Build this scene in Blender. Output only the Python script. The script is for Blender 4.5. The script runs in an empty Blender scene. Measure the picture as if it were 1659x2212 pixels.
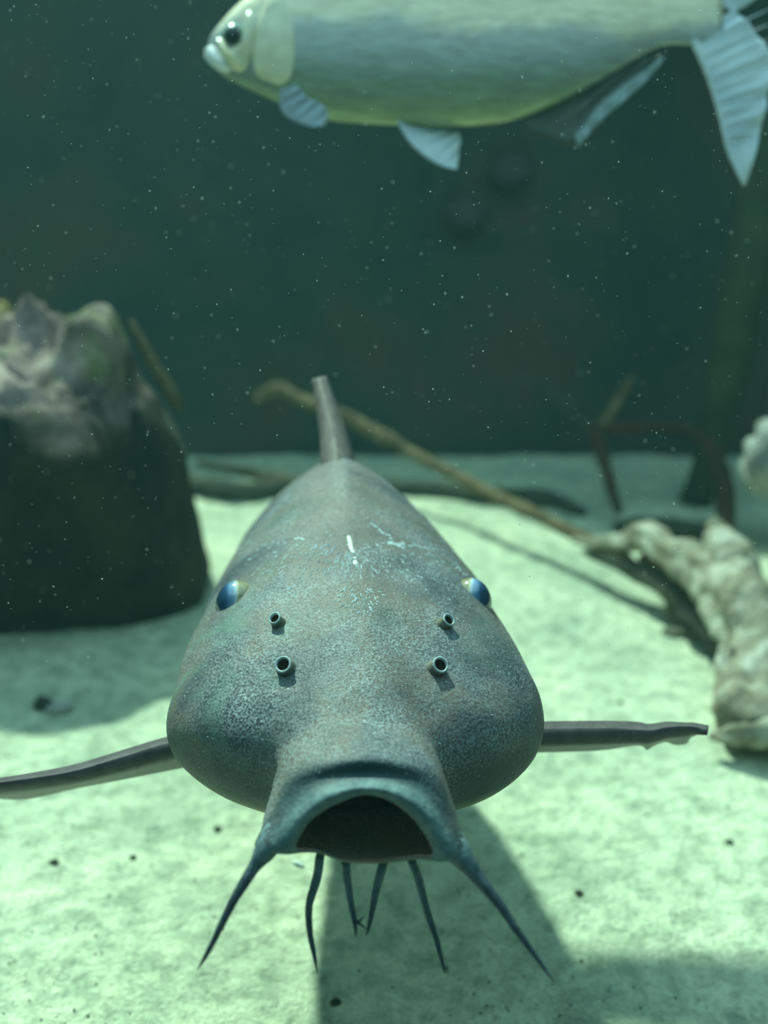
import bpy, bmesh, math, random
import numpy as np
from mathutils import Vector, noise
from mathutils.bvhtree import BVHTree

# ------------------------------------------------------------------ camera, light, exposure
scene = bpy.context.scene
COL = scene.collection
CAM = Vector((0, 0, 0.60)); PITCH = math.radians(18); FPX = 2100.0
FW = Vector((0, math.cos(PITCH), -math.sin(PITCH)))
UP = Vector((0, math.sin(PITCH), math.cos(PITCH)))
cd = bpy.data.cameras.new('camera'); cam = bpy.data.objects.new('camera', cd); COL.objects.link(cam)
cam.location = CAM; cam.rotation_euler = (math.pi / 2 - PITCH, 0, 0)
cd.sensor_fit = 'VERTICAL'; cd.sensor_height = 36; cd.lens = 36 * FPX / 2212
cd.clip_start = 0.01; cd.clip_end = 50
cd.dof.use_dof = True; cd.dof.focus_distance = 0.585; cd.dof.aperture_fstop = 3.4
scene.camera = cam
vs = scene.view_settings
scene.display_settings.display_device = 'sRGB'
vs.view_transform = 'Standard'; vs.look = 'None'; vs.gamma = 1; vs.use_curve_mapping = False
vs.exposure = 0.0
w = bpy.data.worlds.new('world'); scene.world = w; w.use_nodes = True
w.node_tree.nodes['Background'].inputs[0].default_value = (0.10, 0.40, 0.42, 1)
w.node_tree.nodes['Background'].inputs[1].default_value = 0.20
SUN_TO = Vector((-0.27, 0.52, 0.80)).normalized()      # towards the lamp: behind, above and a little left
ld = bpy.data.lights.new('sun_lamp', 'SUN'); ld.energy = 6.0; ld.angle = math.radians(2.2); ld.color = (0.72, 1.0, 0.80)
lo = bpy.data.objects.new('sun_lamp', ld); COL.objects.link(lo)
lo.rotation_euler = SUN_TO.to_track_quat('Z', 'Y').to_euler(); lo.location = (-0.5, 1.8, 3)
ad = bpy.data.lights.new('surface_light', 'AREA'); ad.shape = 'RECTANGLE'; ad.size = 3.0; ad.size_y = 2.6; ad.energy = 34; ad.color = (0.48, 0.88, 1.0)
ao = bpy.data.objects.new('surface_light', ad); COL.objects.link(ao); ao.location = (-0.1, 0.9, 1.9)
try:
    scene.cycles.use_denoising = True
    scene.cycles.volume_bounces = 1; scene.cycles.max_bounces = 6
except Exception:
    pass

# ------------------------------------------------------------------ helpers
def P(px, py, d):                       # point of the view ray through a pixel at depth d
    return CAM + d * (FW + UP * (-(py - 1106) / FPX) + Vector((1, 0, 0)) * ((px - 829.5) / FPX))
def G(px, py, z=0.0):                   # where that ray meets the height z
    r = P(px, py, 1) - CAM
    return CAM + r * ((z - CAM.z) / r.z)
def tag(o, label=None, cat=None, group=None, kind=None):
    if label: o['label'] = label
    if cat: o['category'] = cat
    if group: o['group'] = group
    if kind: o['kind'] = kind
    return o
def empty(name, loc):
    o = bpy.data.objects.new(name, None); COL.objects.link(o); o.location = loc; o.empty_display_size = 0.02
    return o
def mesh(name, verts, faces, mat, parent=None, smooth=True, loc=None):
    """verts in world space; a child is stored relative to its parents, a top-level mesh to loc"""
    org = Vector((0, 0, 0))
    p = parent
    while p is not None:
        org += p.location; p = p.parent
    if parent is None and loc is not None: org = Vector(loc)
    me = bpy.data.meshes.new(name)
    me.from_pydata([tuple(Vector(v) - org) for v in verts], [], [tuple(f) for f in faces])
    me.validate(); me.update()
    bm = bmesh.new(); bm.from_mesh(me); bmesh.ops.recalc_face_normals(bm, faces=bm.faces); bm.to_mesh(me); bm.free()
    if smooth: me.polygons.foreach_set('use_smooth', [True] * len(me.polygons))
    o = bpy.data.objects.new(name, me); COL.objects.link(o)
    if mat: me.materials.append(mat)
    if parent is not None: o.parent = parent
    elif loc is not None: o.location = loc
    return o
def sstep(a, b, x):
    t = min(1, max(0, (x - a) / (b - a))); return t * t * (3 - 2 * t)
def cr(pts, n):                          # Catmull-Rom through rows of numbers, n samples per span
    a = np.array(pts, float); m = len(a)
    e = np.vstack([2 * a[0] - a[1], a, 2 * a[-1] - a[-2]])
    out = []
    for i in range(m - 1):
        p0, p1, p2, p3 = e[i:i + 4]
        for k in range(n):
            t = k / n
            out.append(0.5 * (2 * p1 + (p2 - p0) * t + (2 * p0 - 5 * p1 + 4 * p2 - p3) * t * t + (3 * p1 - p0 - 3 * p2 + p3) * t ** 3))
    out.append(a[-1])
    return np.array(out)
def tube_geo(rows, seg=12, sub=6, rough=0.0, freq=20, seed=0, flat=1.0, ridge=0.0):
    """rows: (x, y, z, r); closed tapered tube with noise"""
    c = cr(rows, sub); V = []; F = []
    up = Vector((0.05, 0.1, 1)).normalized()
    for i in range(len(c)):
        p = Vector(c[i][:3]); r = max(c[i][3], 1e-4)
        a = Vector(c[min(i + 1, len(c) - 1)][:3]) - Vector(c[max(i - 1, 0)][:3])
        if a.length < 1e-9: a = Vector((0, 0, 1))
        a.normalize(); s = a.cross(up)
        if s.length < 1e-3: s = a.cross(Vector((1, 0, 0)))
        s.normalize(); u = s.cross(a)
        for k in range(seg):
            t = 2 * math.pi * k / seg
            dv = s * math.cos(t) + u * math.sin(t) * flat
            q = p + dv * r
            if rough:
                nn = noise.noise(Vector((q.x * freq + seed, q.y * freq, q.z * freq))) + 0.5 * noise.noise(q * freq * 2.7 + Vector((seed, 3, 1)))
                nn += ridge * math.sin(t * 5 + seed + p.x * 9)
                q = p + dv * r * (1 + rough * nn)
            V.append(q)
    n = len(c)
    for i in range(n - 1):
        for k in range(seg):
            F.append((i * seg + k, i * seg + (k + 1) % seg, (i + 1) * seg + (k + 1) % seg, (i + 1) * seg + k))
    F.append(tuple(range(seg))[::-1]); F.append(tuple((n - 1) * seg + k for k in range(seg)))
    return V, F
def rows_px(lst):                        # (px, py, depth, radius in px) -> world rows
    out = []
    for px, py, d, r in lst:
        p = P(px, py, d); out.append((p.x, p.y, p.z, r * d / FPX))
    return out

# ------------------------------------------------------------------ materials
class NT:
    def __init__(s, name):
        s.m = bpy.data.materials.new(name); s.m.use_nodes = True; s.t = s.m.node_tree
        s.b = s.t.nodes['Principled BSDF']; s.tc = s.t.nodes.new('ShaderNodeTexCoord').outputs['Object']
    def n(s, typ, **kw):
        x = s.t.nodes.new(typ)
        for k, v in kw.items():
            if k.startswith('_'): setattr(x, k[1:], v)
            else:
                key = int(k[1:]) if k[0] == 'i' and k[1:].isdigit() else k.replace('_', ' ')
                if hasattr(v, 'is_output'): s.t.links.new(v, x.inputs[key])
                else: x.inputs[key].default_value = v
        return x
    def noise(s, scale, detail=4, rough=0.55, vec=None, dist=0.0):
        return s.n('ShaderNodeTexNoise', Vector=vec or s.tc, Scale=scale, Detail=detail, Roughness=rough, Distortion=dist).outputs['Fac']
    def vor(s, scale, feature='F1', vec=None, out='Distance'):
        return s.n('ShaderNodeTexVoronoi', _feature=feature, Vector=vec or s.tc, Scale=scale).outputs[out]
    def ramp(s, fac, stops, interp='LINEAR'):
        x = s.n('ShaderNodeValToRGB', Fac=fac); x.color_ramp.interpolation = interp
        e = x.color_ramp.elements
        while len(e) < len(stops): e.new(0.5)
        for el, (p, c) in zip(e, stops):
            el.position = p; el.color = (c, c, c, 1) if isinstance(c, (int, float)) else (*c, 1)
        return x.outputs[0]
    def mix(s, fac, a, b, mode='MIX'):
        x = s.t.nodes.new('ShaderNodeMix'); x.data_type = 'RGBA'; x.blend_type = mode
        for sock, v in ((x.inputs[0], fac), (x.inputs[6], a), (x.inputs[7], b)):
            if hasattr(v, 'is_output'): s.t.links.new(v, sock)
            else: sock.default_value = v if isinstance(v, (int, float)) else (*v, 1)
        return x.outputs[2]
    def math(s, op, a, b=0.0, c=0.0):
        x = s.t.nodes.new('ShaderNodeMath'); x.operation = op
        for sock, v in zip(x.inputs, (a, b, c)):
            if hasattr(v, 'is_output'): s.t.links.new(v, sock)
            else: sock.default_value = v
        return x.outputs[0]
    def attr(s, name, out='Fac'):
        x = s.t.nodes.new('ShaderNodeAttribute'); x.attribute_name = name
        return x.outputs[out]
    def bump(s, h, dist, strength=1.0, prev=None):
        x = s.n('ShaderNodeBump', Height=h, Distance=dist, Strength=strength)
        if prev is not None: s.t.links.new(prev, x.inputs['Normal'])
        return x.outputs[0]
    def done(s, col, rough=0.6, normal=None, spec=0.3, **kw):
        for k, v in (('Base Color', col), ('Roughness', rough), ('Normal', normal), ('Specular IOR Level', spec)):
            if v is None: continue
            if hasattr(v, 'is_output'): s.t.links.new(v, s.b.inputs[k])
            else: s.b.inputs[k].default_value = (*v, 1) if isinstance(v, tuple) else v
        for k, v in kw.items(): s.b.inputs[k.replace('_', ' ')].default_value = v
        return s.m

def m_sand():
    a = NT('sand')
    c = a.ramp(a.noise(5, 6, 0.6), [(0.3, (0.44, 0.50, 0.40)), (0.52, (0.68, 0.72, 0.56)), (0.72, (0.86, 0.84, 0.66))])
    c2 = a.ramp(a.noise(38, 6, 0.7), [(0.36, (0.30, 0.38, 0.33)), (0.55, (0.80, 0.84, 0.76)), (0.8, (1, 1, 0.95))])
    c = a.mix(0.75, c, c2, 'MULTIPLY')
    g = a.ramp(a.noise(260, 3, 0.6), [(0.3, 0.55), (0.5, 0.95), (0.75, 1.15)])
    c = a.mix(0.6, c, g, 'MULTIPLY')
    spots = a.ramp(a.vor(95), [(0.08, 1.0), (0.2, 0.0)])
    mask = a.ramp(a.noise(9, 2), [(0.5, 0.0), (0.62, 1.0)])
    c = a.mix(a.math('MULTIPLY', a.math('MULTIPLY', spots, mask), 0.7), c, (0.12, 0.16, 0.15))
    n = a.bump(a.noise(45, 5, 0.65), 0.012, 0.8)
    n = a.bump(a.noise(320, 3, 0.6), 0.0015, 0.8, n)
    return a.done(c, 0.9, n, 0.15)
def m_wall():
    a = NT('backdrop_rock')
    c = a.ramp(a.noise(2.2, 5, 0.6, dist=0.4), [(0.3, (0.010, 0.026, 0.026)), (0.5, (0.026, 0.042, 0.036)), (0.62, (0.055, 0.038, 0.028)), (0.75, (0.028, 0.055, 0.028))])
    n = a.bump(a.noise(6, 6, 0.6), 0.05, 0.7)
    return a.done(c, 0.9, n, 0.1)
def m_rock():
    a = NT('stump_rock')
    c = a.ramp(a.noise(9, 6, 0.65, dist=0.5), [(0.36, (0.035, 0.03, 0.028)), (0.46, (0.18, 0.135, 0.12)), (0.56, (0.40, 0.29, 0.27)), (0.7, (0.70, 0.58, 0.50))])
    moss = a.ramp(a.noise(6, 3), [(0.55, 0.0), (0.66, 0.55)])
    c = a.mix(moss, c, (0.26, 0.32, 0.12))
    dark = a.attr('face')  # shade on the rock's sides, painted into the colour
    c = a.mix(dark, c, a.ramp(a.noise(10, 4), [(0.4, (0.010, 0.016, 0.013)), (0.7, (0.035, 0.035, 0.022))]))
    n = a.bump(a.noise(28, 6, 0.7), 0.03, 0.9)
    return a.done(c, 0.85, n, 0.2)
def m_wood(name, lo, mid, hi, stretch=(1, 1, 1), f=14):
    a = NT(name)
    mp = a.n('ShaderNodeMapping', Vector=a.tc); mp.inputs['Scale'].default_value = stretch
    v = mp.outputs[0]
    c = a.ramp(a.noise(f, 6, 0.65, v, 0.6), [(0.3, lo), (0.52, mid), (0.75, hi)])
    n = a.bump(a.noise(f * 2.5, 6, 0.7, v), 0.012, 0.9)
    return a.done(c, 0.85, n, 0.2)
def m_skin(name='catfish_skin', dark=0.86):
    a = NT(name)
    base = a.ramp(a.noise(14, 4, 0.6, dist=0.3), [(0.36, (0.032, 0.044, 0.06)), (0.46, (0.085, 0.09, 0.10)), (0.55, (0.145, 0.112, 0.095)), (0.68, (0.075, 0.10, 0.09))])
    edge = a.vor(520, 'DISTANCE_TO_EDGE')
    warp = a.noise(500, 2, 0.6)
    ret = a.ramp(a.math('ADD', edge, a.math('MULTIPLY', warp, 0.25)), [(0.12, 0.0), (0.2, 1.0)])   # dark cells
    pale = a.ramp(a.noise(700, 2, 0.7), [(0.42, 0.0), (0.62, 1.0)])
    amt = a.ramp(a.noise(22, 3), [(0.35, 0.2), (0.65, 1.0)])
    c = a.mix(a.math('MULTIPLY', pale, amt), base, (0.34, 0.38, 0.40))
    c = a.mix(a.math('MULTIPLY', a.math('SUBTRACT', 1.0, ret), 0.3), c, (0.33, 0.36, 0.33))
    spk = a.ramp(a.vor(260), [(0.08, 1.0), (0.16, 0.0)])
    spm = a.ramp(a.noise(120, 1), [(0.55, 0.0), (0.6, 1.0)])
    c = a.mix(a.math('MULTIPLY', spk, spm), c, (0.62, 0.70, 0.68))
    green = a.ramp(a.noise(18, 3, 0.5, dist=1), [(0.52, 0.0), (0.68, 0.5)])
    c = a.mix(a.math('MULTIPLY', green, a.attr('cheek')), c, (0.18, 0.30, 0.24))
    c = a.mix(a.attr('brown'), c, (0.20, 0.155, 0.13))
    c = a.mix(a.attr('lowdark'), c, (0.035, 0.06, 0.07))  # shade of the lower cheeks mixed into the skin colour
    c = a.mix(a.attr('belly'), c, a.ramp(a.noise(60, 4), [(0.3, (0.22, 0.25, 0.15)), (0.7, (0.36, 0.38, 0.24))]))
    c = a.mix(a.attr('lipband'), c, (0.02, 0.055, 0.07))  # shadow on the muzzle front painted above the lip
    c = a.mix(a.attr('liprim'), c, a.ramp(a.noise(110, 6, 0.7), [(0.35, (0.07, 0.14, 0.16)), (0.7, (0.24, 0.35, 0.35))]))
    if dark != 1.0: c = a.mix(1.0, c, (dark, dark, dark), 'MULTIPLY')
    n = a.bump(a.noise(520, 3, 0.6), 0.0005, 0.7)
    n = a.bump(a.noise(75, 4, 0.65), 0.0022, 0.6, n)
    return a.done(c, 0.55, n, 0.22)
def m_plain(name, col, rough=0.5, spec=0.3, nz=None, **kw):
    a = NT(name)
    c = a.mix(0.5, col, a.ramp(a.noise(nz or 60, 4), [(0.3, tuple(x * 0.55 for x in col)), (0.7, tuple(min(1, x * 1.4) for x in col))]))
    return a.done(c, rough, a.bump(a.noise((nz or 60) * 2, 3), 0.0008, 0.5), spec, **kw)
M_SAND, M_WALL, M_ROCK, M_SKIN = m_sand(), m_wall(), m_rock(), m_skin()
M_DRIFT = m_wood('driftwood', (0.09, 0.08, 0.05), (0.36, 0.33, 0.25), (0.80, 0.80, 0.70), f=20)
M_BRANCH = m_wood('branch_bark', (0.045, 0.035, 0.02), (0.16, 0.12, 0.065), (0.30, 0.24, 0.14), f=22)
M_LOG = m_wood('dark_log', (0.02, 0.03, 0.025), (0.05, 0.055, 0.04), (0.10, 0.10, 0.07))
M_RED = m_wood('red_stem', (0.025, 0.014, 0.010), (0.06, 0.026, 0.018), (0.08, 0.05, 0.028))
M_MOSS = m_wood('mossy_bark', (0.012, 0.022, 0.014), (0.030, 0.045, 0.022), (0.055, 0.065, 0.035), f=6)
def m_barbel():
    a = NT('barbel_skin')
    c = a.mix(a.attr('root'), (0.035, 0.055, 0.075), (0.20, 0.29, 0.30))
    c = a.mix(0.6, c, a.ramp(a.noise(260, 4), [(0.3, 0.5), (0.7, 1.5)]), 'MULTIPLY')
    return a.done(c, 0.5, a.bump(a.noise(500, 3), 0.0006, 0.7), 0.3)
M_BARB = m_barbel()
M_FIN = m_plain('pectoral_skin', (0.10, 0.085, 0.09), 0.45, nz=120)
M_MOUTH = m_plain('mouth_lining', (0.90, 0.52, 0.44), 0.5, nz=60)

# ------------------------------------------------------------------ the tank: water, wall, sand, glass
def box(name, x0, x1, y0, y1, z0, z1, mat, **kw):
    V = [(x, y, z) for z in (z0, z1) for y in (y0, y1) for x in (x0, x1)]
    F = [(0, 2, 3, 1), (4, 5, 7, 6), (0, 1, 5, 4), (2, 6, 7, 3), (0, 4, 6, 2), (1, 3, 7, 5)]
    return mesh(name, V, F, mat, smooth=False, **kw)
water_m = bpy.data.materials.new('tank_water'); water_m.use_nodes = True
nt = water_m.node_tree; nt.nodes.remove(nt.nodes['Principled BSDF'])
vsn = nt.nodes.new('ShaderNodeVolumeScatter'); vsn.inputs['Color'].default_value = (0.45, 0.95, 0.92, 1); vsn.inputs['Density'].default_value = 0.019; vsn.inputs['Anisotropy'].default_value = 0.25
nt.links.new(vsn.outputs[0], nt.nodes['Material Output'].inputs['Volume'])
tag(box('water', -1.7, 1.7, 0.16, 3.6, -0.3, 1.45, water_m), 'clear green tinted water filling the aquarium', 'water', kind='structure')
glass_m = bpy.data.materials.new('pane_glass'); glass_m.use_nodes = True
nt = glass_m.node_tree; nt.nodes.remove(nt.nodes['Principled BSDF'])
tr = nt.nodes.new('ShaderNodeBsdfTransparent'); gl = nt.nodes.new('ShaderNodeBsdfGlossy'); gl.inputs['Roughness'].default_value = 0.05
mx = nt.nodes.new('ShaderNodeMixShader'); mx.inputs[0].default_value = 0.02; tr.inputs[0].default_value = (0.97, 1, 0.985, 1)
nt.links.new(tr.outputs[0], mx.inputs[1]); nt.links.new(gl.outputs[0], mx.inputs[2]); nt.links.new(mx.outputs[0], nt.nodes['Material Output'].inputs['Surface'])
tag(box('window_1', -1.7, 1.7, 0.125, 0.135, -0.05, 1.45, glass_m), 'clear viewing pane of the aquarium', kind='structure')

WY = 2.29; LEAN = math.tan(math.radians(25))
def wall_back():
    V = []; F = []; nx, nz = 110, 60
    for j in range(nz + 1):
        z = -0.1 + 1.46 * j / nz
        for i in range(nx + 1):
            x = -1.7 + 3.4 * i / nx
            y = WY + max(z, 0) * LEAN
            y += 0.05 * min(1, max(0, z) / 0.2) * (noise.fractal(Vector((x * 2.1, z * 2.3, 3.3)), 1.0, 2.0, 5))
            V.append((x, y, z))
    for j in range(nz):
        for i in range(nx):
            a = j * (nx + 1) + i; F.append((a, a + 1, a + nx + 2, a + nx + 1))
    o = mesh('wall_back', V, F, M_WALL)
    sm = o.modifiers.new('thick', 'SOLIDIFY'); sm.thickness = 0.06; sm.offset = 1
    tag(o, 'dark rocky back wall of the tank', kind='structure')
wall_back()
tag(box('wall_left', -1.72, -1.6, 0.14, 3.4, -0.1, 1.1, M_WALL), 'dark side wall of the tank', kind='structure')
tag(box('wall_right', 1.6, 1.72, 0.14, 3.4, -0.1, 1.1, M_WALL), 'dark side wall of the tank', kind='structure')

def shade_slab():  # unseen slab added to cast shade on the back right floor
    out = [(-.20, 2.66), (-.08, 2.52), (.02, 2.435), (.14, 2.39), (.35, 2.37), (.6, 2.40), (.95, 2.38), (.95, 2.95), (.3, 2.95), (-.20, 2.95)]
    n = len(out); V = [(x, y, 1.09 + .02 * noise.noise(Vector((x * 5, y * 5, 0)))) for x, y in out] + [(x, y + .03, 1.28) for x, y in out]
    F = [tuple(range(n)), tuple(range(n, 2 * n))] + [(k, (k + 1) % n, n + (k + 1) % n, n + k) for k in range(n)]
    tag(mesh('trim_1', V, F, M_WALL, smooth=False), 'rocky ledge jutting from the top of the back wall', kind='structure')
shade_slab()
def sand_h(x, y):
    h = 0.007 * noise.fractal(Vector((x * 4, y * 4, 0.5)), 1.0, 2.0, 4)
    h += 0.0022 * noise.fractal(Vector((x * 26, y * 26, 1.5)), 1.0, 2.0, 3)
    return h
def floor():
    V = []; F = []; nx, ny = 330, 330
    for j in range(ny + 1):
        y = 0.14 + 2.5 * (j / ny) ** 1.35
        for i in range(nx + 1):
            x = -1.65 + 3.3 * i / nx
            V.append((x, y, sand_h(x, y)))
    for j in range(ny):
        for i in range(nx):
            a = j * (nx + 1) + i; F.append((a, a + 1, a + nx + 2, a + nx + 1))
    tag(mesh('floor', V, F, M_SAND), 'pale sand bed of the aquarium', kind='structure')
floor()

# ------------------------------------------------------------------ catfish
def interp(tab, y):
    a = np.array(tab); return [float(np.interp(y, a[:, 0], a[:, k])) for k in range(1, a.shape[1])]
X0 = [(.42, -.010), (.47, -.013), (.49, -.017), (.56, -.0187), (.63, -.0237), (.70, -.0272), (.80, -.0368), (.90, -.0458), (1.2, -.060), (1.3, -.062)]
TOP = cr([(.43, .309), (.469, .327), (.51, .341), (.567, .356), (.63, .370), (.706, .384), (.773, .394), (.85, .376), (.95, .332), (1.05, .285), (1.15, .24), (1.22, .215)], 8)
SEC = cr([  # y, zwide, zbot, w, n_top, n_bot
    (.47, .2666, .222, .1296, 2.10, 2.1), (.56, .2743, .214, .1215, 2.09, 2.1), (.60, .2829, .208, .1175, 2.02, 2.1), (.65, .2838, .203, .1136, 1.82, 2.1),
    (.70, .2872, .198, .112, 1.55, 2.0), (.80, .2725, .195, .1075, 1.33, 2.0), (.90, .2693, .190, .0936, 1.43, 2.0), (1.0, .2513, .178, .0709, 1.61, 2.0),
    (1.1, .215, .165, .044, 1.9, 2.0), (1.22, .175, .135, .022, 2.0, 2.0)], 8)
NPH = 144
def supere(phi, w_, up, dn, nt_, nb):        # polar radius of a lopsided superellipse; phi 0 = up
    s, c = np.abs(np.sin(phi)), np.cos(phi)
    h = np.where(c >= 0, up, dn); n = np.where(c >= 0, nt_, nb)
    return ((s / w_) ** n + (np.abs(c) / h) ** n) ** (-1.0 / n)
def body_ring(y):
    phi = 2 * np.pi * np.arange(NPH) / NPH
    x0, = interp(X0, y); zt = float(np.interp(y, TOP[:, 0], TOP[:, 1]))
    zw, zb, w_, nt_, nb = interp(SEC, y)
    cz = zw if y > .56 else zw + (.293 - zw) * min(1, (.56 - y) / .06)
    k = 1.0
    if y < .565:
        t = (.565 - y) / .093; k = math.sqrt(max(0.0, 1 - t * t)) if t < 1 else 0.0
    rH = supere(phi, max(w_ * k, 1e-3), max((zt - cz) * (0.25 + 0.75 * k), 1e-3), max((cz - zb) * k, 1e-3), nt_, nb)
    if y < .60:
        f = min(1, max(0, (y - .46) / .12))
        rM = supere(phi, .0445 + .012 * f, max(zt - cz, 1e-3), .024 + .02 * f, 2.2, 2.2)
        kk = .004
        d = np.maximum(kk - np.abs(rH - rM), 0) / kk
        r = np.maximum(rH, rM) + d * d * kk * .25
    else: r = rH
    return np.stack([x0 + r * np.sin(phi), np.full(NPH, y), cz + r * np.cos(phi)], 1)
def key_ring(keys):            # keys: signed angle in degrees -> px, py, depth; smooth periodic interpolation
    ks = sorted((a % 360, *P(px, py, d)) for a, px, py, d in keys)
    a = np.array(ks); A = np.concatenate([a[-3:, 0] - 360, a[:, 0], a[:3, 0] + 360]); Vv = np.vstack([a[-3:, 1:], a[:, 1:], a[:3, 1:]])
    out = []
    for i in range(NPH):
        t = 360.0 * i / NPH; j = int(np.searchsorted(A, t, 'right')) - 1
        u = (t - A[j]) / (A[j + 1] - A[j])
        m0 = (Vv[j + 1] - Vv[j - 1]) / (A[j + 1] - A[j - 1]) * (A[j + 1] - A[j]); m1 = (Vv[j + 2] - Vv[j]) / (A[j + 2] - A[j]) * (A[j + 1] - A[j])
        out.append((2 * u**3 - 3 * u * u + 1) * Vv[j] + (u**3 - 2 * u * u + u) * m0 + (-2 * u**3 + 3 * u * u) * Vv[j + 1] + (u**3 - u * u) * m1)
    return np.array(out)
R0 = key_ring([(0, 787, 1632, .497), (30, 866, 1640, .499), (55, 935, 1668, .503), (80, 972, 1735, .508), (102, 1000, 1826, .505), (130, 905, 1836, .515), (155, 845, 1842, .517), (180, 795, 1843, .518),
               (-30, 708, 1640, .499), (-55, 634, 1665, .503), (-80, 596, 1732, .508), (-102, 566, 1815, .505), (-130, 680, 1824, .515), (-155, 740, 1840, .517)])
R1 = key_ring([(0, 788, 1672, .4945), (30, 858, 1680, .494), (55, 922, 1708, .4935), (80, 970, 1772, .491), (102, 1008, 1846, .488), (130, 900, 1856, .500), (155, 842, 1862, .502), (180, 796, 1863, .503),
               (-30, 718, 1681, .494), (-55, 652, 1707, .4935), (-80, 598, 1768, .491), (-102, 562, 1834, .488), (-130, 682, 1842, .500), (-155, 740, 1859, .502)])
R2 = key_ring([(0, 790, 1702, .485), (30, 846, 1710, .484), (55, 900, 1740, .483), (80, 938, 1788, .482), (102, 962, 1857, .483), (130, 894, 1854, .497), (155, 840, 1860, .498), (180, 797, 1861, .499),
               (-30, 735, 1711, .484), (-55, 682, 1735, .483), (-80, 640, 1780, .482), (-102, 612, 1842, .483), (-130, 684, 1839, .497), (-155, 740, 1857, .498)])
R3 = key_ring([(0, 790, 1718, .487), (30, 833, 1726, .487), (55, 876, 1754, .487), (80, 912, 1793, .487), (102, 934, 1843, .488), (130, 891, 1848, .498), (155, 838, 1855, .499), (180, 797, 1857, .500),
               (-30, 747, 1728, .487), (-55, 700, 1750, .487), (-80, 662, 1782, .487), (-102, 640, 1830, .488), (-130, 686, 1835, .498), (-155, 741, 1853, .499)])
def inner(t):                 # rings of the gullet, t 0..1
    c = P(790, 1788, .49); b = np.array(P(785, 1745, .60)); out = []
    c = np.array(c)
    widen = 1 + .18 * math.sin(math.pi * min(1, t * 1.6)) - .55 * t * t
    for p in R3:
        v = p - c
        q = c + (b - c) * t + v * widen * (1, 1, 1.0)
        out.append(q)
    return np.array(out)
ys = np.concatenate([np.linspace(1.22, .60, 44), np.linspace(.592, .472, 34)])
rings = [body_ring(y) for y in ys]
nb_body = len(rings)
# blend from the muzzle ring to the lips
lips = cr([rings[-2].ravel(), rings[-1].ravel(), R0.ravel(), R1.ravel(), R2.ravel(), R3.ravel()], 6)[7:]
lip_rings = [l.reshape(-1, 3) for l in lips]
rings += lip_rings
V = [tuple(p) for r in rings for p in r]; F = []
for i in range(len(rings) - 1):
    for k in range(NPH):
        F.append((i * NPH + k, i * NPH + (k + 1) % NPH, (i + 1) * NPH + (k + 1) % NPH, (i + 1) * NPH + k))
F.append(tuple(range(NPH)))
# wrinkles of the muzzle sides and a little organic unevenness
Vn = []
for v in V:
    q = Vector(v); a = noise.noise(q * 22) * .0016 + noise.noise(q * 60) * .0004
    if q.y < .50: a += .0005 * math.sin(q.y * 1500 + 3 * noise.noise(q * 60)) * min(1, max(0, (abs(q.x + .011) - .028) / .012))
    ctr = Vector((interp(X0, q.y)[0], q.y, .285))
    Vn.append(q + (q - ctr).normalized() * a)
fish = empty('catfish', (-.02, .60, .0))
tag(fish, 'large grey brown catfish swimming head on with its mouth wide open', 'fish')
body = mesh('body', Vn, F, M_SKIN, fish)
me = body.data
A = {n: np.zeros(len(Vn)) for n in ('belly', 'cheek', 'brown', 'lipband', 'liprim', 'lowdark')}
nl = len(lip_rings)
for i in range(len(rings)):
    for k in range(NPH):
        v = Vn[i * NPH + k]; j = i * NPH + k
        x0 = interp(X0, v.y)[0]; ax = abs(v.x - x0)
        if i < nb_body:
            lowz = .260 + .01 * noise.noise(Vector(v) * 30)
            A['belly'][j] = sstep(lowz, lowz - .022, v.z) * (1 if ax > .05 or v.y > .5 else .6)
            A['lowdark'][j] = (.9 if v.x > x0 else .6) * sstep(.305, .275, v.z + .006 * noise.noise(Vector(v) * 25)) * sstep(.04, .07, ax) * sstep(.62, .57, v.y)  # painted cheek shade, stronger on the side away from the sun
            A['cheek'][j] = sstep(.03, .055, ax) * sstep(.66, .58, v.y) * (1.0 if v.x < x0 else .35)
            A['brown'][j] = .75 * sstep(.05, .01, ax) * sstep(.53, .60, v.y) * (0.6 + .6 * noise.noise(Vector(v) * 25))
        else:
            u = (i - nb_body + 1) / nl
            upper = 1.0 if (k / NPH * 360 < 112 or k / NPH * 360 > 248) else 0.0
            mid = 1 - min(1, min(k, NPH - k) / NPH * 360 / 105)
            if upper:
                A['lipband'][j] = .92 * sstep(.20, .38, u) * sstep(.66, .54, u) * (.45 + .55 * mid ** .5)  # painted shadow where the muzzle turns down
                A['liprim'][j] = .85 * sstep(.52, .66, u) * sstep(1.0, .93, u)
            else: A['belly'][j] = .3
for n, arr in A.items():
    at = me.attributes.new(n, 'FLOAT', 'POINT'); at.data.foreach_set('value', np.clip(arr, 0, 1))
# gullet
gr = [R3] + [inner(t) for t in (.04, .12, .22, .34, .46, .6, .75, .9, 1.0)]
GV = [tuple(p) for r in gr for p in r]; GF = []
for i in range(len(gr) - 1):
    for k in range(NPH): GF.append((i * NPH + k, i * NPH + (k + 1) % NPH, (i + 1) * NPH + (k + 1) % NPH, (i + 1) * NPH + k))
GF.append(tuple((len(gr) - 1) * NPH + k for k in range(NPH)))
tag(mesh('mouth_lining', GV, GF, M_MOUTH, fish), 'dark brown inside of the open mouth')
BV = BVHTree.FromPolygons([tuple(v) for v in Vn], [tuple(f) for f in F])
def hit(px, py):
    d = (P(px, py, 1) - CAM).normalized(); loc, nrm, _, _ = BV.ray_cast(CAM, d)
    if loc is None: return None, None
    if nrm.dot(d) > 0: nrm = -nrm
    return loc, nrm
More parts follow.
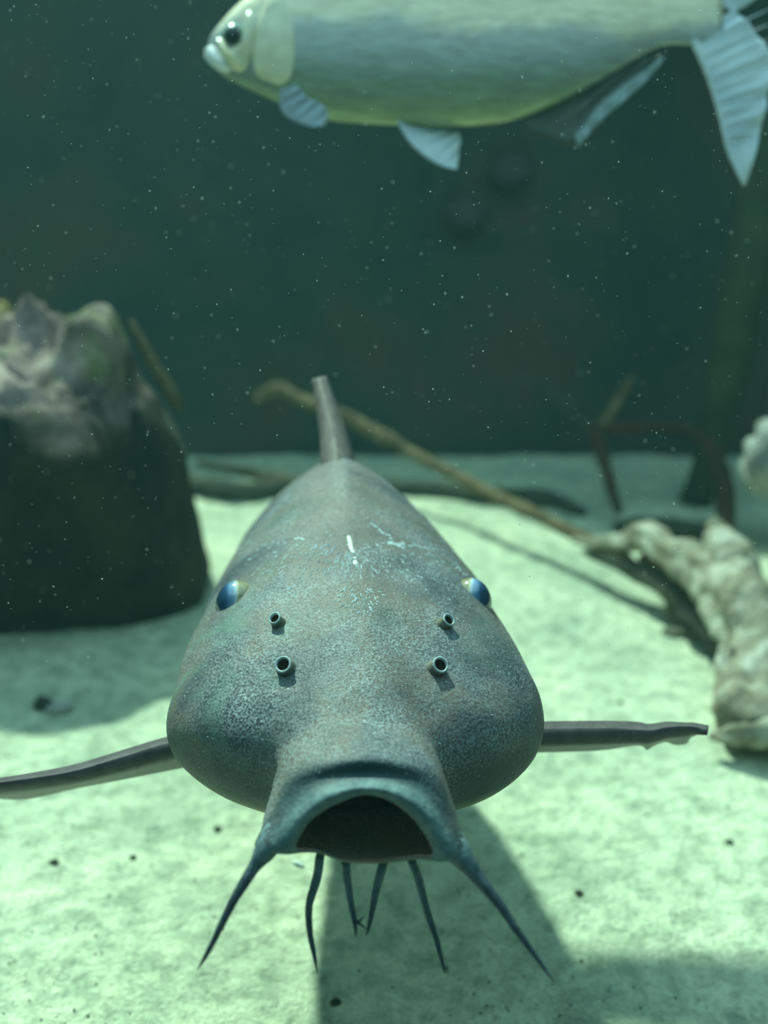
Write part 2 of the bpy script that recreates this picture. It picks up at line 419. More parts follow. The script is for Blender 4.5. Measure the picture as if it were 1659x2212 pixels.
# barbels
def barbel(pts, lab=None, extra=()):
    Vv, Ff = tube_geo(rows_px(pts), 12, 5, .10, 300, pts[0][0])
    for e in extra:
        v2, f2 = tube_geo(rows_px(e), 8, 4, .1, 300, 2); o_ = len(Vv)
        Vv += v2; Ff += [tuple(i + o_ for i in f) for f in f2]
    n0 = ((len(pts) - 1) * 5 + 1) * 12
    o = mesh('barbel', Vv, Ff, M_BARB, fish); at = o.data.attributes.new('root', 'FLOAT', 'POINT')
    at.data.foreach_set('value', [max(0, 1 - i / n0 * 1.9) * (1 if len(pts) > 7 else .6) if i < n0 else 0.0 for i in range(len(Vv))])
    return o
tag(barbel([(622, 1770, .500, 20), (598, 1800, .494, 30), (574, 1836, .489, 25), (552, 1868, .487, 15), (530, 1903, .484, 12), (502, 1950, .480, 10), (467, 2021, .475, 7), (446, 2062, .472, 5.5), (426, 2096, .470, 1)]), 'long side barbel with a broad blue grey root')
tag(barbel([(940, 1780, .500, 22), (970, 1818, .494, 34), (1000, 1852, .489, 26), (1032, 1895, .486, 16), (1076, 1950, .481, 11), (1117, 2011, .476, 8), (1158, 2067, .473, 5.5), (1198, 2123, .470, 1)]), 'long side barbel with a broad blue grey root')
barbel([(692, 1846, .505, 10), (684, 1898, .505, 10), (668, 1955, .502, 8.5), (669, 2011, .50, 7), (679, 2062, .498, 5), (686, 2103, .497, .8)])
barbel([(747, 1862, .507, 10.5), (751, 1903, .506, 9), (758, 1950, .503, 7.5), (765, 1985, .501, 6), (768, 2008, .5, 4), (769, 2024, .50, 1)],
       extra=[[(765, 1984, .501, 5), (775, 1994, .5, 3.5), (792, 2006, .5, 1)], [(772, 1994, .5, 3), (780, 1986, .5, 2.5), (787, 1979, .5, 1)]])
barbel([(829, 1862, .507, 11), (816, 1909, .506, 9.5), (805, 1960, .503, 7), (797, 2001, .501, 4.5), (791, 2021, .50, 1)])
barbel([(889, 1857, .506, 10.5), (905, 1903, .505, 9.5), (923, 1970, .502, 8), (943, 2031, .50, 6.5), (957, 2085, .498, 4.5), (962, 2103, .498, 1)],
       extra=[[(957, 2088, .498, 4), (962, 2093, .498, 3), (967, 2090, .498, 1)]])
# nostril tubes
M_NOS = m_plain('nostril_skin', (0.17, 0.16, 0.12), 0.5, nz=300)
M_RIM = m_plain('nostril_rim', (0.42, 0.52, 0.54), 0.4, nz=200)
M_HOLE = m_plain('nostril_inside', (0.07, 0.045, 0.035), 0.6, nz=200)
def lathe(c, ax, prof, seg=24, ell=1.0, slant=0.0):
    ax = ax.normalized(); s = ax.cross(Vector((0, 0, 1))).normalized(); u = s.cross(ax)
    V_, F_ = [], []
    for r, h in prof:
        for k in range(seg):
            t = 2 * math.pi * k / seg
            V_.append(c + s * (r * math.cos(t)) + u * (r * ell * math.sin(t)) + ax * (h + slant * r * math.sin(t)))
    for i in range(len(prof) - 1):
        for k in range(seg): F_.append((i * seg + k, i * seg + (k + 1) % seg, (i + 1) * seg + (k + 1) % seg, (i + 1) * seg + k))
    return V_, F_
for px, py, r, tx in ((601, 1347, .0039, -.15), (617, 1444, .0050, -.05), (960, 1350, .0041, .2), (944, 1445, .0049, .15)):
    c, nrm = hit(px, py)
    ax = (nrm + Vector((tx, -.25, 0))).normalized()
    v_, f_ = lathe(c, ax, [(r * 1.35, -.002), (r * 1.12, .0006), (r, .0028), (r * .99, .0048), (r * .93, .0056)], slant=.12)
    nt_o = mesh('nostril_tube', v_, f_, M_NOS, fish)
    v_, f_ = lathe(c, ax, [(r * .98, .0050), (r * 1.04, .0056), (r * 1.0, .0064), (r * .86, .0066), (r * .74, .0060), (r * .72, .0050)], slant=.12)
    tag(mesh('rim', v_, f_, M_RIM, nt_o), 'pale blue grey rim')
    v_, f_ = lathe(c, ax, [(r * .76, .0058), (r * .70, .0035), (r * .55, .0012), (r * .2, .0006), (.00005, .0005)], slant=.12)
    mesh('nostril_opening', v_, f_, M_HOLE, nt_o)
# eyes
def m_eye():
    a = NT('catfish_eye'); g = a.t.nodes.new('ShaderNodeSeparateXYZ'); a.t.links.new(a.tc, g.inputs[0])
    z = g.outputs['Z']      # local z = gaze axis, unit sphere scale .0118
    c = a.ramp(a.math('DIVIDE', z, .0142), [(0.0, (0.30, 0.28, 0.16)), (0.10, (0.55, 0.52, 0.35)), (0.16, (0.50, 0.62, 0.70)), (0.30, (0.20, 0.34, 0.52)), (0.50, (0.09, 0.19, 0.36)), (0.62, (0.03, 0.08, 0.17)), (1.0, (0.012, 0.035, 0.08))])
    return a.done(c, 0.12, None, 0.6, Coat_Weight=0.6, Coat_Roughness=0.05)
M_EYE = m_eye()
def eye(px, py, d, gaze, R=.0142, name='eye', parent=fish, mat=None):
    c = P(px, py, d); bm = bmesh.new(); bmesh.ops.create_uvsphere(bm, u_segments=32, v_segments=20, radius=R)
    m_ = bpy.data.meshes.new(name); bm.to_mesh(m_); bm.free(); m_.polygons.foreach_set('use_smooth', [True] * len(m_.polygons)); m_.materials.append(mat or M_EYE)
    o = bpy.data.objects.new(name, m_); COL.objects.link(o); o.parent = parent
    org = Vector((0, 0, 0)); p = parent
    while p is not None: org += p.location; p = p.parent
    o.location = c - org; o.rotation_euler = Vector(gaze).to_track_quat('Z', 'Y').to_euler()
    return o
for px, py, gx, lab in ((500, 1290, -1, 'cloudy blue eye'), (1031, 1284, 1, 'cloudy blue eye with a thin gold ring')):
    l, nn = hit(px, py); c = l - nn * .0078 + Vector((gx * .0012, 0, 0))
    e = eye(829.5, 1106, 1, (gx * .93, -.22, .12)); e.location = c - fish.location; e.scale = (1, 1.22, 1); e['label'] = lab
    v_, f_ = lathe(l - nn * .0012, nn, [(.0108, -.003), (.0118, .0006), (.0128, .0010), (.0148, .0002), (.0170, -.002)], 32)
    mesh('eyelid', v_, f_, M_SKIN, fish)
# pectoral fins: leading edge row (near), trailing edge row (farther and lower)
def fin(name, lead, trail, mat, parent, th0=.0045, th1=.0012, sub=5, nc=9, lab=None, rib=.0, up=None):
    L = cr([tuple(P(*a)) for a in lead], sub); T = cr([tuple(P(*a)) for a in trail], sub)
    n = min(len(L), len(T)); V_ = []; F_ = []
    for i in range(n):
        a = Vector(L[i]); b = Vector(T[i]); span = Vector(L[min(i + 1, n - 1)]) - Vector(L[max(i - 1, 0)])
        nr = (b - a).cross(span)
        nr = nr.normalized() if nr.length > 1e-9 else Vector((0, 0, 1))
        tip = 1 - .6 * i / (n - 1)
        ring = []
        for k in range(nc):
            u = k / (nc - 1); th = (th0 * math.sqrt(max(0, 1 - (1 - min(1, u / .18)) ** 2)) * (1 - u) + th1 * min(1, u / .2) * (1 - .8 * u)) * tip
            th *= 1 + rib * math.sin(u * 40)
            ring.append((a.lerp(b, u), th))
        V_ += [p + nr * t for p, t in ring] + [p - nr * t for p, t in ring[::-1]]
    m = 2 * nc
    for i in range(n - 1):
        for k in range(m): F_.append((i * m + k, i * m + (k + 1) % m, (i + 1) * m + (k + 1) % m, (i + 1) * m + k))
    F_.append(tuple(range(m))); F_.append(tuple((n - 1) * m + k for k in range(m)))
    return mesh(name, V_, F_, mat, parent)
fin('pectoral_fin', [(400, 1612, .655), (367, 1604, .655), (257, 1637, .650), (147, 1668, .645), (0, 1690, .64), (-60, 1694, .64), (-110, 1715, .64)],
    [(405, 1655, .69), (396, 1657, .69), (275, 1681, .70), (165, 1702, .71), (51, 1726, .72), (-50, 1720, .70), (-108, 1720, .65)], M_FIN, fish, .0075, .0035)
fin('pectoral_fin', [(1130, 1577, .655), (1165, 1575, .655), (1301, 1573, .655), (1375, 1576, .655), (1395, 1577, .655), (1412, 1577, .655), (1440, 1571, .655), (1462, 1569, .655), (1482, 1569, .655), (1500, 1570, .655), (1529, 1577, .655)],
    [(1125, 1622, .69), (1142, 1624, .69), (1290, 1620, .70), (1378, 1609, .705), (1397, 1619, .708), (1414, 1609, .705), (1438, 1602, .70), (1458, 1608, .70), (1482, 1606, .70), (1494, 1592, .69), (1530, 1579, .66)], M_FIN, fish, .0075, .0035)
# dorsal fin seen edge on
M_FINB = m_plain('dorsal_skin', (0.22, 0.18, 0.17), 0.45, nz=120)
fin('dorsal_fin', [(731, 1010, .800), (728, 985, .800), (722, 945, .806), (712, 900, .812), (700, 855, .818), (689, 815, .826)],
    [(728, 1010, .92), (724, 990, .93), (716, 950, .93), (706, 905, .92), (697, 862, .90), (687, 820, .86)], M_FINB, fish, .0150, .0055)
# caudal fin behind the body
def tail_fin():
    V_ = []; F_ = []; c = (-.0605, 1.20, .175)
    prof = [(0, .02), (.03, .035), (.07, .062), (.12, .075), (.15, .06), (.135, .02), (.13, 0)]
    L = cr([(c[0], c[1] + a, c[2] + b - a * .25) for a, b in prof], 4)
    Lo = cr([(c[0], c[1] + a, c[2] - b - a * .25) for a, b in prof], 4)
    n = len(L); th = [.009 * (1 - i / n) + .001 for i in range(n)]
    for s in (-1, 1):
        for i in range(n):
            V_.append((L[i][0] + s * th[i], L[i][1], L[i][2])); V_.append((Lo[i][0] + s * th[i], Lo[i][1], Lo[i][2]))
    for s in range(2):
        for i in range(n - 1):
            a = s * 2 * n + 2 * i; F_.append((a, a + 1, a + 3, a + 2))
    for i in range(n - 1):
        a, b = 2 * i, 2 * n + 2 * i
        F_.append((a, a + 2, b + 2, b)); F_.append((a + 1, a + 3, b + 3, b + 1))
    F_.append((0, 1, 2 * n + 1, 2 * n))
    mesh('tail_fin', V_, F_, M_FIN, fish)
tail_fin()
# pale scar and flecks on the head
random.seed(7)
def fleck_geo(marks):
    V_ = []; F_ = []
    for px, py, ln, wd, ang in marks:
        dx, dy = math.cos(ang), math.sin(ang); pts = []
        for (u, v) in ((-1, 0), (-.4, 1), (.5, .8), (1, 0), (.4, -1), (-.5, -.8)):
            q = (px + u * ln * dx * .5 - v * wd * dy * .5, py + u * ln * dy * .5 + v * wd * dx * .5)
            l, nn = hit(*q)
            if l is None: pts = None; break
            pts.append((l, nn))
        if not pts: continue
        b = len(V_)
        for l, nn in pts: V_.append(l + nn * .0002)
        cc = sum((l for l, _ in pts), Vector()) / 6; V_.append(cc + pts[0][1] * .0005)
        for k in range(6): F_.append((b + k, b + (k + 1) % 6, b + 6))
    return V_, F_
marks = [(754, 1163, 14, 9, 1.3), (757, 1172, 16, 8, 1.5), (758, 1182, 16, 9, 1.4), (761, 1190, 12, 7, .9), (756, 1177, 12, 6, .3), (767, 1215, 11, 10, 0), (766, 1205, 7, 4, 0), (752, 1168, 8, 4, 2)]
v_, f_ = fleck_geo(marks); M_SCAR = m_plain('scar_white', (0.72, 0.76, 0.66), 0.6, nz=300)
tag(mesh('scar', v_, f_, M_SCAR, fish, smooth=False), 'chalky white scar on the crown')
marks = []
def seq(x0, y0, x1, y1, n, ln, wd, j=3):
    for i in range(n):
        t = (i + random.random() * .6) / n
        marks.append((x0 + (x1 - x0) * t + random.uniform(-j, j), y0 + (y1 - y0) * t + random.uniform(-j, j), ln * random.uniform(.6, 1.4), wd, math.atan2(y1 - y0, x1 - x0) + random.uniform(-.4, .4)))
seq(803, 1130, 850, 1165, 9, 9, 3.5); seq(842, 1170, 876, 1182, 9, 14, 4.5, 5); seq(880, 1176, 960, 1192, 10, 10, 2.5, 4)
seq(640, 1162, 660, 1170, 4, 6, 5); seq(700, 1150, 720, 1158, 2, 5, 4); seq(985, 1222, 1005, 1244, 6, 6, 4, 7)
for i in range(380):                                   # dashes fanning out from the crown
    a = random.uniform(math.radians(-5), math.radians(185)); R_ = random.uniform(28, 250) if abs(math.cos(a)) > .5 else random.uniform(28, 130)
    x = 757 + R_ * math.cos(a); y = 1178 + R_ * math.sin(a) * .55
    curl = math.atan2(math.sin(a) * .9 + .25, math.cos(a)) if abs(math.cos(a)) < .6 else (math.atan2(.55, math.copysign(1, math.cos(a))))
    marks.append((x, y, random.uniform(4, 14), random.uniform(1.3, 2.4), curl + random.uniform(-.25, .25)))
for i in range(70):                                    # second small fan on the brow
    a = random.uniform(math.radians(15), math.radians(165)); R_ = random.uniform(15, 60)
    x = 775 + R_ * 1.05 * math.cos(a); y = 1262 + R_ * math.sin(a) * 1.1
    marks.append((x, y, random.uniform(5, 14), random.uniform(1.8, 3.2), a + random.uniform(-.5, .5)))
for i in range(260):
    marks.append((random.uniform(420, 1130), random.uniform(1120, 1690), random.uniform(2, 4.5), random.uniform(1.5, 2.8), random.uniform(0, 3)))
v_, f_ = fleck_geo(marks); M_FLECK = m_plain('pale_fleck', (0.36, 0.44, 0.47), 0.5, nz=300)
tag(mesh('skin_flecks', v_, f_, M_FLECK, fish, smooth=False), 'pale blue flecks fanning over the forehead', kind='stuff')

# ------------------------------------------------------------------ silver fish at the top
TD = 1.0
def m_silver():
    a = NT('silver_scales'); g = a.t.nodes.new('ShaderNodeSeparateXYZ'); a.t.links.new(a.tc, g.inputs[0])
    z = a.math('ADD', g.outputs['Z'], a.math('MULTIPLY', a.math('SUBTRACT', a.noise(9, 3), .5), .06))
    f = a.math('ADD', a.math('MULTIPLY', z, 1 / .26), .5)
    c = a.ramp(f, [(0.02, (0.46, 0.42, 0.26)), (0.16, (0.36, 0.42, 0.24)), (0.30, (0.30, 0.35, 0.26)), (0.40, (0.40, 0.43, 0.40)), (0.48, (0.46, 0.46, 0.42)), (0.54, (0.80, 0.70, 0.50)), (0.75, (0.78, 0.64, 0.42)), (0.95, (0.15, 0.17, 0.12))])
    mp = a.n('ShaderNodeMapping', Vector=a.tc); mp.inputs['Scale'].default_value = (3, 1, 14)
    c = a.mix(0.55, c, a.ramp(a.noise(14, 4, .6, mp.outputs[0]), [(0.3, 0.62), (0.5, 1.0), (0.72, 1.45)]), 'MULTIPLY')
    n = a.bump(a.vor(75), 0.0008, 0.4)
    return a.done(c, 0.38, n, 0.5, Metallic=0.25)
M_SILV = m_silver()
M_HEADP = m_plain('gill_plate', (0.88, 0.76, 0.52), 0.3, 0.6, nz=45)
M_PFIN = m_plain('pale_fin', (0.72, 0.80, 0.88), 0.5, nz=20)
M_DFIN = m_plain('dusky_fin', (0.10, 0.115, 0.10), 0.6, nz=20)
M_STREAK = m_plain('fin_streak', (0.33, 0.40, 0.42), 0.6, nz=20)
OUT = cr([  # px, top, bottom, half thickness px
    (449, 98, 116, 4), (458, 74, 140, 12), (480, 46, 163, 22), (510, 14, 180, 32), (560, -28, 204, 44), (620, -66, 230, 54), (700, -102, 258, 62), (800, -130, 268, 68), (900, -145, 272, 70),
    (1000, -146, 273, 68), (1100, -136, 262, 62), (1200, -118, 226, 52), (1300, -92, 172, 38), (1380, -66, 124, 26), (1440, -50, 98, 18), (1500, -42, 98, 12), (1560, -40, 96, 6)], 4)
tarp = empty('silver_fish', P(1000, 64, TD))
tag(tarp, 'large silvery green fish crossing the top of the picture', 'fish')
V_ = []; F_ = []; SG = 40
for px, t, b, th in OUT:
    cy = (t + b) / 2; h = (b - t) / 2
    for k in range(SG):
        an = 2 * math.pi * k / SG; s, c = math.sin(an), math.cos(an)
        yy = cy - h * (abs(c) ** 1.0) * (1 if c > 0 else -1)
        q = P(px, yy, TD) + Vector((0, 1, 0)) * (math.copysign(abs(s) ** .85, s) * th * TD / FPX)
        V_.append(q)
n = len(OUT)
for i in range(n - 1):
    for k in range(SG): F_.append((i * SG + k, i * SG + (k + 1) % SG, (i + 1) * SG + (k + 1) % SG, (i + 1) * SG + k))
F_.append(tuple(range(SG))); F_.append(tuple((n - 1) * SG + k for k in range(SG)))
mesh('body', V_, F_, M_SILV, tarp)
BT = BVHTree.FromPolygons([tuple(v) for v in V_], F_)
def hitT(px, py):
    d = (P(px, py, 1) - CAM).normalized(); loc, nrm, _, _ = BT.ray_cast(CAM, d)
    if loc is None:
        loc = P(px, py, TD - .01); nrm = -FW
    if nrm.dot(d) > 0: nrm = -nrm
    return loc, nrm
def plate(name, poly, mat, parent, lift=.002, grid=14):
    """a thin domed plate lying on the flank, its outline given by pixels"""
    c = cr(poly + [poly[0]], 5)[:-1]; cx, cy = c[:, 0].mean(), c[:, 1].mean(); V2 = []; F2 = []; R_ = 7; m = len(c)
    for r in range(1, R_ + 1):
        u = r / R_
        for x, y in c:
            l, nn = hitT(cx + (x - cx) * u, cy + (y - cy) * u); V2.append(l + nn * lift * (1 if r < R_ else -.2) + Vector((0, -lift * (1 - u) * 2, 0)))
    l, nn = hitT(cx, cy); V2.append(l + nn * lift + Vector((0, -lift * 2, 0)))
    for r in range(R_ - 1):
        for k in range(m): F2.append((r * m + k, r * m + (k + 1) % m, (r + 1) * m + (k + 1) % m, (r + 1) * m + k))
    for k in range(m): F2.append((k, (k + 1) % m, len(V2) - 1))
    return mesh(name, V2, F2, mat, parent)
gc = plate('gill_cover', [(612, -20), (632, 40), (636, 110), (630, 160), (610, 184), (580, 178), (552, 160), (545, 100), (560, 30), (585, -20)], M_HEADP, tarp, .002)
plate('cheek_plate', [(540, 20), (552, 60), (540, 130), (520, 158), (490, 140), (500, 110), (525, 100), (535, 60)], M_HEADP, tarp, .003)
tag(plate('lower_jaw', [(446, 104), (462, 100), (478, 120), (500, 148), (488, 158), (466, 146), (450, 128)], m_plain('jaw_white', (0.95, 0.97, 1.0), 0.35, nz=20), tarp, .004), 'bright white chin')
plate('upper_jaw', [(470, 84), (482, 86), (500, 112), (528, 140), (520, 152), (496, 138), (474, 108)], M_HEADP, tarp, .005)
def m_teye():
    a = NT('silver_fish_eye'); g = a.t.nodes.new('ShaderNodeSeparateXYZ'); a.t.links.new(a.tc, g.inputs[0])
    c = a.ramp(a.math('DIVIDE', g.outputs['Z'], .0135), [(0.0, (0.25, 0.4, 0.35)), (0.70, (0.20, 0.30, 0.24)), (0.80, (0.01, 0.035, 0.04)), (1.0, (0.008, 0.02, 0.025))])
    return a.done(c, 0.2, None, 0.5)
l, nn = hitT(508, 82)
dd = (l - CAM).dot(FW)
tag(eye(508, 82, dd + .007, (-.1, -1, .05), .0135, 'eye', tarp, m_teye()), 'dark eye in a green ring')
fr = lambda pts, dz=0: [(a, b, TD + dz) for a, b in pts]
def flat_fin(name, lead, trail, dl, dt, mat, th=.002, rays=0):
    L = cr([P(a, b, dl) for a, b in lead], 6); T = cr([P(a, b, dt) for a, b in trail], 6); V2 = []; F2 = []; n = min(len(L), len(T)); nc = 14
    for i in range(n):
        for side in (1, -1):
            rr = range(nc) if side == 1 else range(nc - 1, -1, -1)
            for k in rr:
                u = k / (nc - 1); q = Vector(L[i]).lerp(Vector(T[i]), u)
                t = th * (1 - .7 * u) * (1 - .6 * i / n) * (1 + .25 * math.sin(i * 2.3))
                V2.append(q + Vector((0, -side * t + .003 * math.sin(i * 1.1) * u, 0)))
    m = 2 * nc
    for i in range(n - 1):
        for k in range(m): F2.append((i * m + k, i * m + (k + 1) % m, (i + 1) * m + (k + 1) % m, (i + 1) * m + k))
    F2.append(tuple(range(m))); F2.append(tuple((n - 1) * m + k for k in range(m)))
    return mesh(name, V2, F2, mat, tarp)
tag(flat_fin('pectoral_fin', [(606, 196), (603, 225), (615, 250), (640, 264), (672, 274), (698, 272)], [(640, 180), (652, 196), (668, 212), (690, 222), (708, 240), (708, 262)], TD - .045, TD - .03, m_plain('violet_grey_fin', (0.30, 0.34, 0.37), 0.6, nz=20), .003), 'rounded violet grey fin')
tag(flat_fin('pelvic_fin', [(858, 260), (872, 290), (898, 322), (935, 350), (965, 362), (988, 366)], [(912, 270), (945, 278), (975, 284), (995, 292), (992, 322), (990, 350)], TD - .01, TD + .005, M_PFIN, .0025), 'bright bluish white fin')
tag(flat_fin('anal_fin', [(1125, 262), (1150, 285), (1190, 305), (1225, 318), (1250, 322)], [(1190, 235), (1290, 185), (1380, 135), (1420, 120), (1444, 108)], TD + .002, TD + .002, M_DFIN, .002), 'dusky fin with a pale edge streak')
flat_fin('fin_streak', [(1240, 292), (1262, 270), (1290, 232), (1340, 190), (1390, 152), (1440, 118)], [(1250, 318), (1276, 284), (1312, 248), (1362, 206), (1408, 162), (1444, 112)], TD - .004, TD - .004, M_STREAK, .0015)
tf = tag(flat_fin('tail_fin', [(1490, 88), (1512, 130), (1535, 190), (1556, 262), (1572, 330), (1606, 402)], [(1585, 20), (1625, 60), (1668, 130), (1660, 200), (1648, 262), (1614, 395)], TD, TD, M_PFIN, .0035), 'white forked tail')
flat_fin('tail_fin', [(1490, -40), (1520, -90), (1545, -160), (1570, -240), (1595, -310), (1640, -370)], [(1585, 30), (1640, -10), (1672, -70), (1664, -150), (1655, -230), (1648, -360)], TD + .001, TD + .001, M_PFIN, .0035)
flat_fin('dorsal_fin', [(960, -140), (985, -180), (1010, -215), (1040, -240)], [(1090, -134), (1085, -160), (1080, -190), (1075, -225)], TD, TD, M_DFIN, .002)
# scalloped rays along the tail
for i in range(9):
    t = i / 8
    a = (1515 + 60 * t, 95 + 200 * t); b = (1662 - 18 * t, 20 + 265 * t)
    v_, f_ = tube_geo(rows_px([(a[0], a[1], TD - .004, 1.2), ((a[0] + b[0]) / 2, (a[1] + b[1]) / 2 - 4, TD - .0045, 2.2), (b[0], b[1], TD - .003, 1.0)]), 6, 3)
    mesh('ray', v_, f_, M_PFIN, tf)

# ------------------------------------------------------------------ left stump-like rock
def big_rock():
    # horizontal rings from the foot up; outline px at the left is off frame
    levels = [  # z, x0, x1, y0(front), y1(back)
        (-.02, -.80, -.288, 1.29, 1.62), (.03, -.82, -.278, 1.27, 1.63), (.10, -.83, -.288, 1.24, 1.62), (.18, -.84, -.305, 1.215, 1.62), (.26, -.84, -.328, 1.205, 1.60), (.30, -.83, -.342, 1.21, 1.59), (.335, -.82, -.362, 1.23, 1.58)]
    c = cr(levels, 5); V2 = []; F2 = []; n = 110; att = []
    for z, x0, x1, y0, y1 in c:
        cx, cy, rx, ry = (x0 + x1) / 2, (y0 + y1) / 2, (x1 - x0) / 2, (y1 - y0) / 2
        for k in range(n):
            a = 2 * math.pi * k / n; cs, sn = math.cos(a), math.sin(a); e = (abs(cs) ** 2.7 + abs(sn) ** 2.7) ** (-1 / 2.7)
            p = Vector((cx + rx * cs * e, cy + ry * sn * e, z))
            p += Vector((cs, sn, 0)) * .016 * noise.fractal(p * 7, 1, 2, 4)
            V2.append(p); att.append(1.0)
    m = len(c)
    for i in range(m - 1):
        for k in range(n): F2.append((i * n + k, i * n + (k + 1) % n, (i + 1) * n + (k + 1) % n, (i + 1) * n + k))
    # rugged top rising to the back
    z, x0, x1, y0, y1 = c[-1]; cx, cy, rx, ry = (x0 + x1) / 2, (y0 + y1) / 2, (x1 - x0) / 2, (y1 - y0) / 2; R_ = 30
    for r in range(1, R_ + 1):
        u = 1 - r / (R_ + .0)
        for k in range(n):
            a = 2 * math.pi * k / n; cs, sn = math.cos(a), math.sin(a); e = (abs(cs) ** 2.7 + abs(sn) ** 2.7) ** (-1 / 2.7)
            p = Vector((cx + rx * cs * e * u, cy + ry * sn * e * u, z))
            back = (p.y - y0) / (y1 - y0)
            e2 = min(1, (1 - u) * 7)
            vo = noise.voronoi(p * 9)[0]; lf = sstep(-.80, -.58, p.x)
            p.z += e2 * (.04 * back + .045 * (vo[1] - vo[0] - .25) + .045 * noise.fractal(p * 16, .8, 2, 5)) * (.4 + .6 * lf)
            p.z += e2 * .085 * math.exp(-(((p.x + .515) / .05) ** 2 + ((p.y - 1.46) / .08) ** 2))
            kb = e2 * math.exp(-(((p.x + .412) / .054) ** 8 + ((p.y - 1.43) / .085) ** 6))
            p.z = p.z * (1 - kb) + (.440 + .03 * noise.noise(p * 20) + .2 * (p.x + .412)) * kb
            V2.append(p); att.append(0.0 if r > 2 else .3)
    for i in range(m - 1, m + R_ - 2):
        for k in range(n): F2.append((i * n + k, i * n + (k + 1) % n, (i + 1) * n + (k + 1) % n, (i + 1) * n + k))
    F2.append(tuple((m + R_ - 2) * n + k for k in range(n)))
    V2 = V2[:(m + R_ - 1) * n]; att = att[:len(V2)]
    # painted shade darkens the sides, broken at the top by a ragged tongue of crust
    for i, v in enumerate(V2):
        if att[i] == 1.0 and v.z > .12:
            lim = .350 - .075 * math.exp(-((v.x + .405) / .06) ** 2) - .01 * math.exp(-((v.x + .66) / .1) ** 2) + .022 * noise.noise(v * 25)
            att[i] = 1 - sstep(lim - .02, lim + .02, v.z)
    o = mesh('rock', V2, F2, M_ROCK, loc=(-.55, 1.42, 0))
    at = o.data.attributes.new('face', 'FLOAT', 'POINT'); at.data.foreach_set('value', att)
    tag(o, 'big dark block of rock at the left edge with a rugged pinkish crusted top', 'rock')
big_rock()
def stick(name, pts, mat, label, cat='branch', seg=12, rough=.25, freq=25, group=None, parent=None):
    v, f = tube_geo(rows_px(pts), seg, 6, rough, freq, pts[0][0])
    p = P(*pts[0][:3])
    o = mesh(name, v, f, mat, parent, loc=None if parent else (p.x, p.y, p.z))
    if label: tag(o, label, cat, group)
    return o
stick('branch', [(282, 690, 1.44, 5), (300, 730, 1.44, 10), (328, 780, 1.44, 12), (356, 830, 1.45, 13), (378, 866, 1.46, 12), (390, 884, 1.47, 6)], M_BRANCH, 'short grey branch leaning on the right side of the big dark rock')
stick('branch', [(358, 895, 1.34, 5), (372, 930, 1.33, 9), (392, 965, 1.32, 8), (404, 990, 1.31, 4)], M_LOG, 'small dark olive twig low on the right side of the big dark rock')

def stone(name, c, r, mat, label, seed, cat='stone', group=None, fl=.8):
    bm = bmesh.new(); bmesh.ops.create_icosphere(bm, subdivisions=4, radius=1)
    V2 = []
    for v in bm.verts:
        p = v.co.copy(); k = 1 + .35 * noise.fractal(p * 1.3 + Vector((seed, 0, 0)), 1, 2, 4)
        V2.append(Vector((p.x * r[0] * k, p.y * r[1] * k, p.z * r[2] * k)) + Vector(c))
    F2 = [tuple(v.index for v in f.verts) for f in bm.faces]; bm.free()
    return tag(mesh(name, V2, F2, mat, loc=c), label, cat, group)
M_ORANGE = m_wood('ochre_stone', (0.20, 0.15, 0.06), (0.38, 0.29, 0.12), (0.5, 0.42, 0.2))
c = P(-4, 735, 1.95); stone('rock', (c.x, c.y, c.z - .24), (.05, .06, .30), M_ORANGE, 'ochre rock peeking out behind the big dark rock at the left edge', 3, 'rock')
M_PALER = m_wood('pale_stone', (0.10, 0.11, 0.10), (0.42, 0.43, 0.40), (0.75, 0.75, 0.7))
c = P(1690, 915, 1.66); stone('rock', (c.x + .03, c.y, c.z - .06), (.085, .08, .075), M_PALER, 'pale grey rock shelf at the right edge above the driftwood', 11, 'rock')

# ------------------------------------------------------------------ right: driftwood root, rubble, trunk, stems
root = empty('driftwood_root', G(1590, 1600))
tag(root, 'pale weathered driftwood root arching down to the sand at the right edge', 'driftwood')
def rpart(name, pts, mat=M_DRIFT, rough=.42, freq=20, label=None, ridge=.22, seg=32, flat=1.0):
    v, f = tube_geo(rows_px(pts), seg, 8, rough, freq, pts[0][0], flat, ridge)
    o = mesh(name, v, f, mat, root)
    if label: o['label'] = label
    return o
rpart('root_arm', [(1238, 1166, 1.60, 5), (1290, 1172, 1.56, 13), (1345, 1170, 1.52, 20), (1400, 1160, 1.47, 32), (1450, 1195, 1.42, 36), (1505, 1218, 1.37, 50), (1562, 1265, 1.31, 66), (1612, 1340, 1.25, 72), (1632, 1425, 1.20, 68), (1625, 1500, 1.15, 66), (1620, 1555, 1.10, 72), (1640, 1590, 1.08, 50)])
rpart('root_arm', [(1262, 1192, 1.58, 5), (1310, 1208, 1.54, 14), (1370, 1232, 1.49, 20), (1430, 1262, 1.44, 24), (1490, 1310, 1.38, 28), (1540, 1370, 1.32, 28), (1575, 1420, 1.28, 20)], M_LOG, label='dark lower limb of the arch')  # dark tube in place of the shadow below the arm
rpart('root_spur', [(1545, 1118, 1.36, 8), (1548, 1150, 1.36, 26), (1560, 1200, 1.34, 50), (1590, 1260, 1.31, 62), (1640, 1350, 1.28, 60), (1700, 1430, 1.25, 60)])
rpart('root_foot', [(1532, 1592, 1.085, 6), (1562, 1590, 1.08, 20), (1600, 1585, 1.075, 30), (1650, 1585, 1.07, 34), (1720, 1580, 1.07, 34)])
rpart('root_foot', [(1572, 1400, 1.18, 16), (1568, 1470, 1.16, 26), (1575, 1520, 1.13, 30), (1590, 1570, 1.10, 34)])
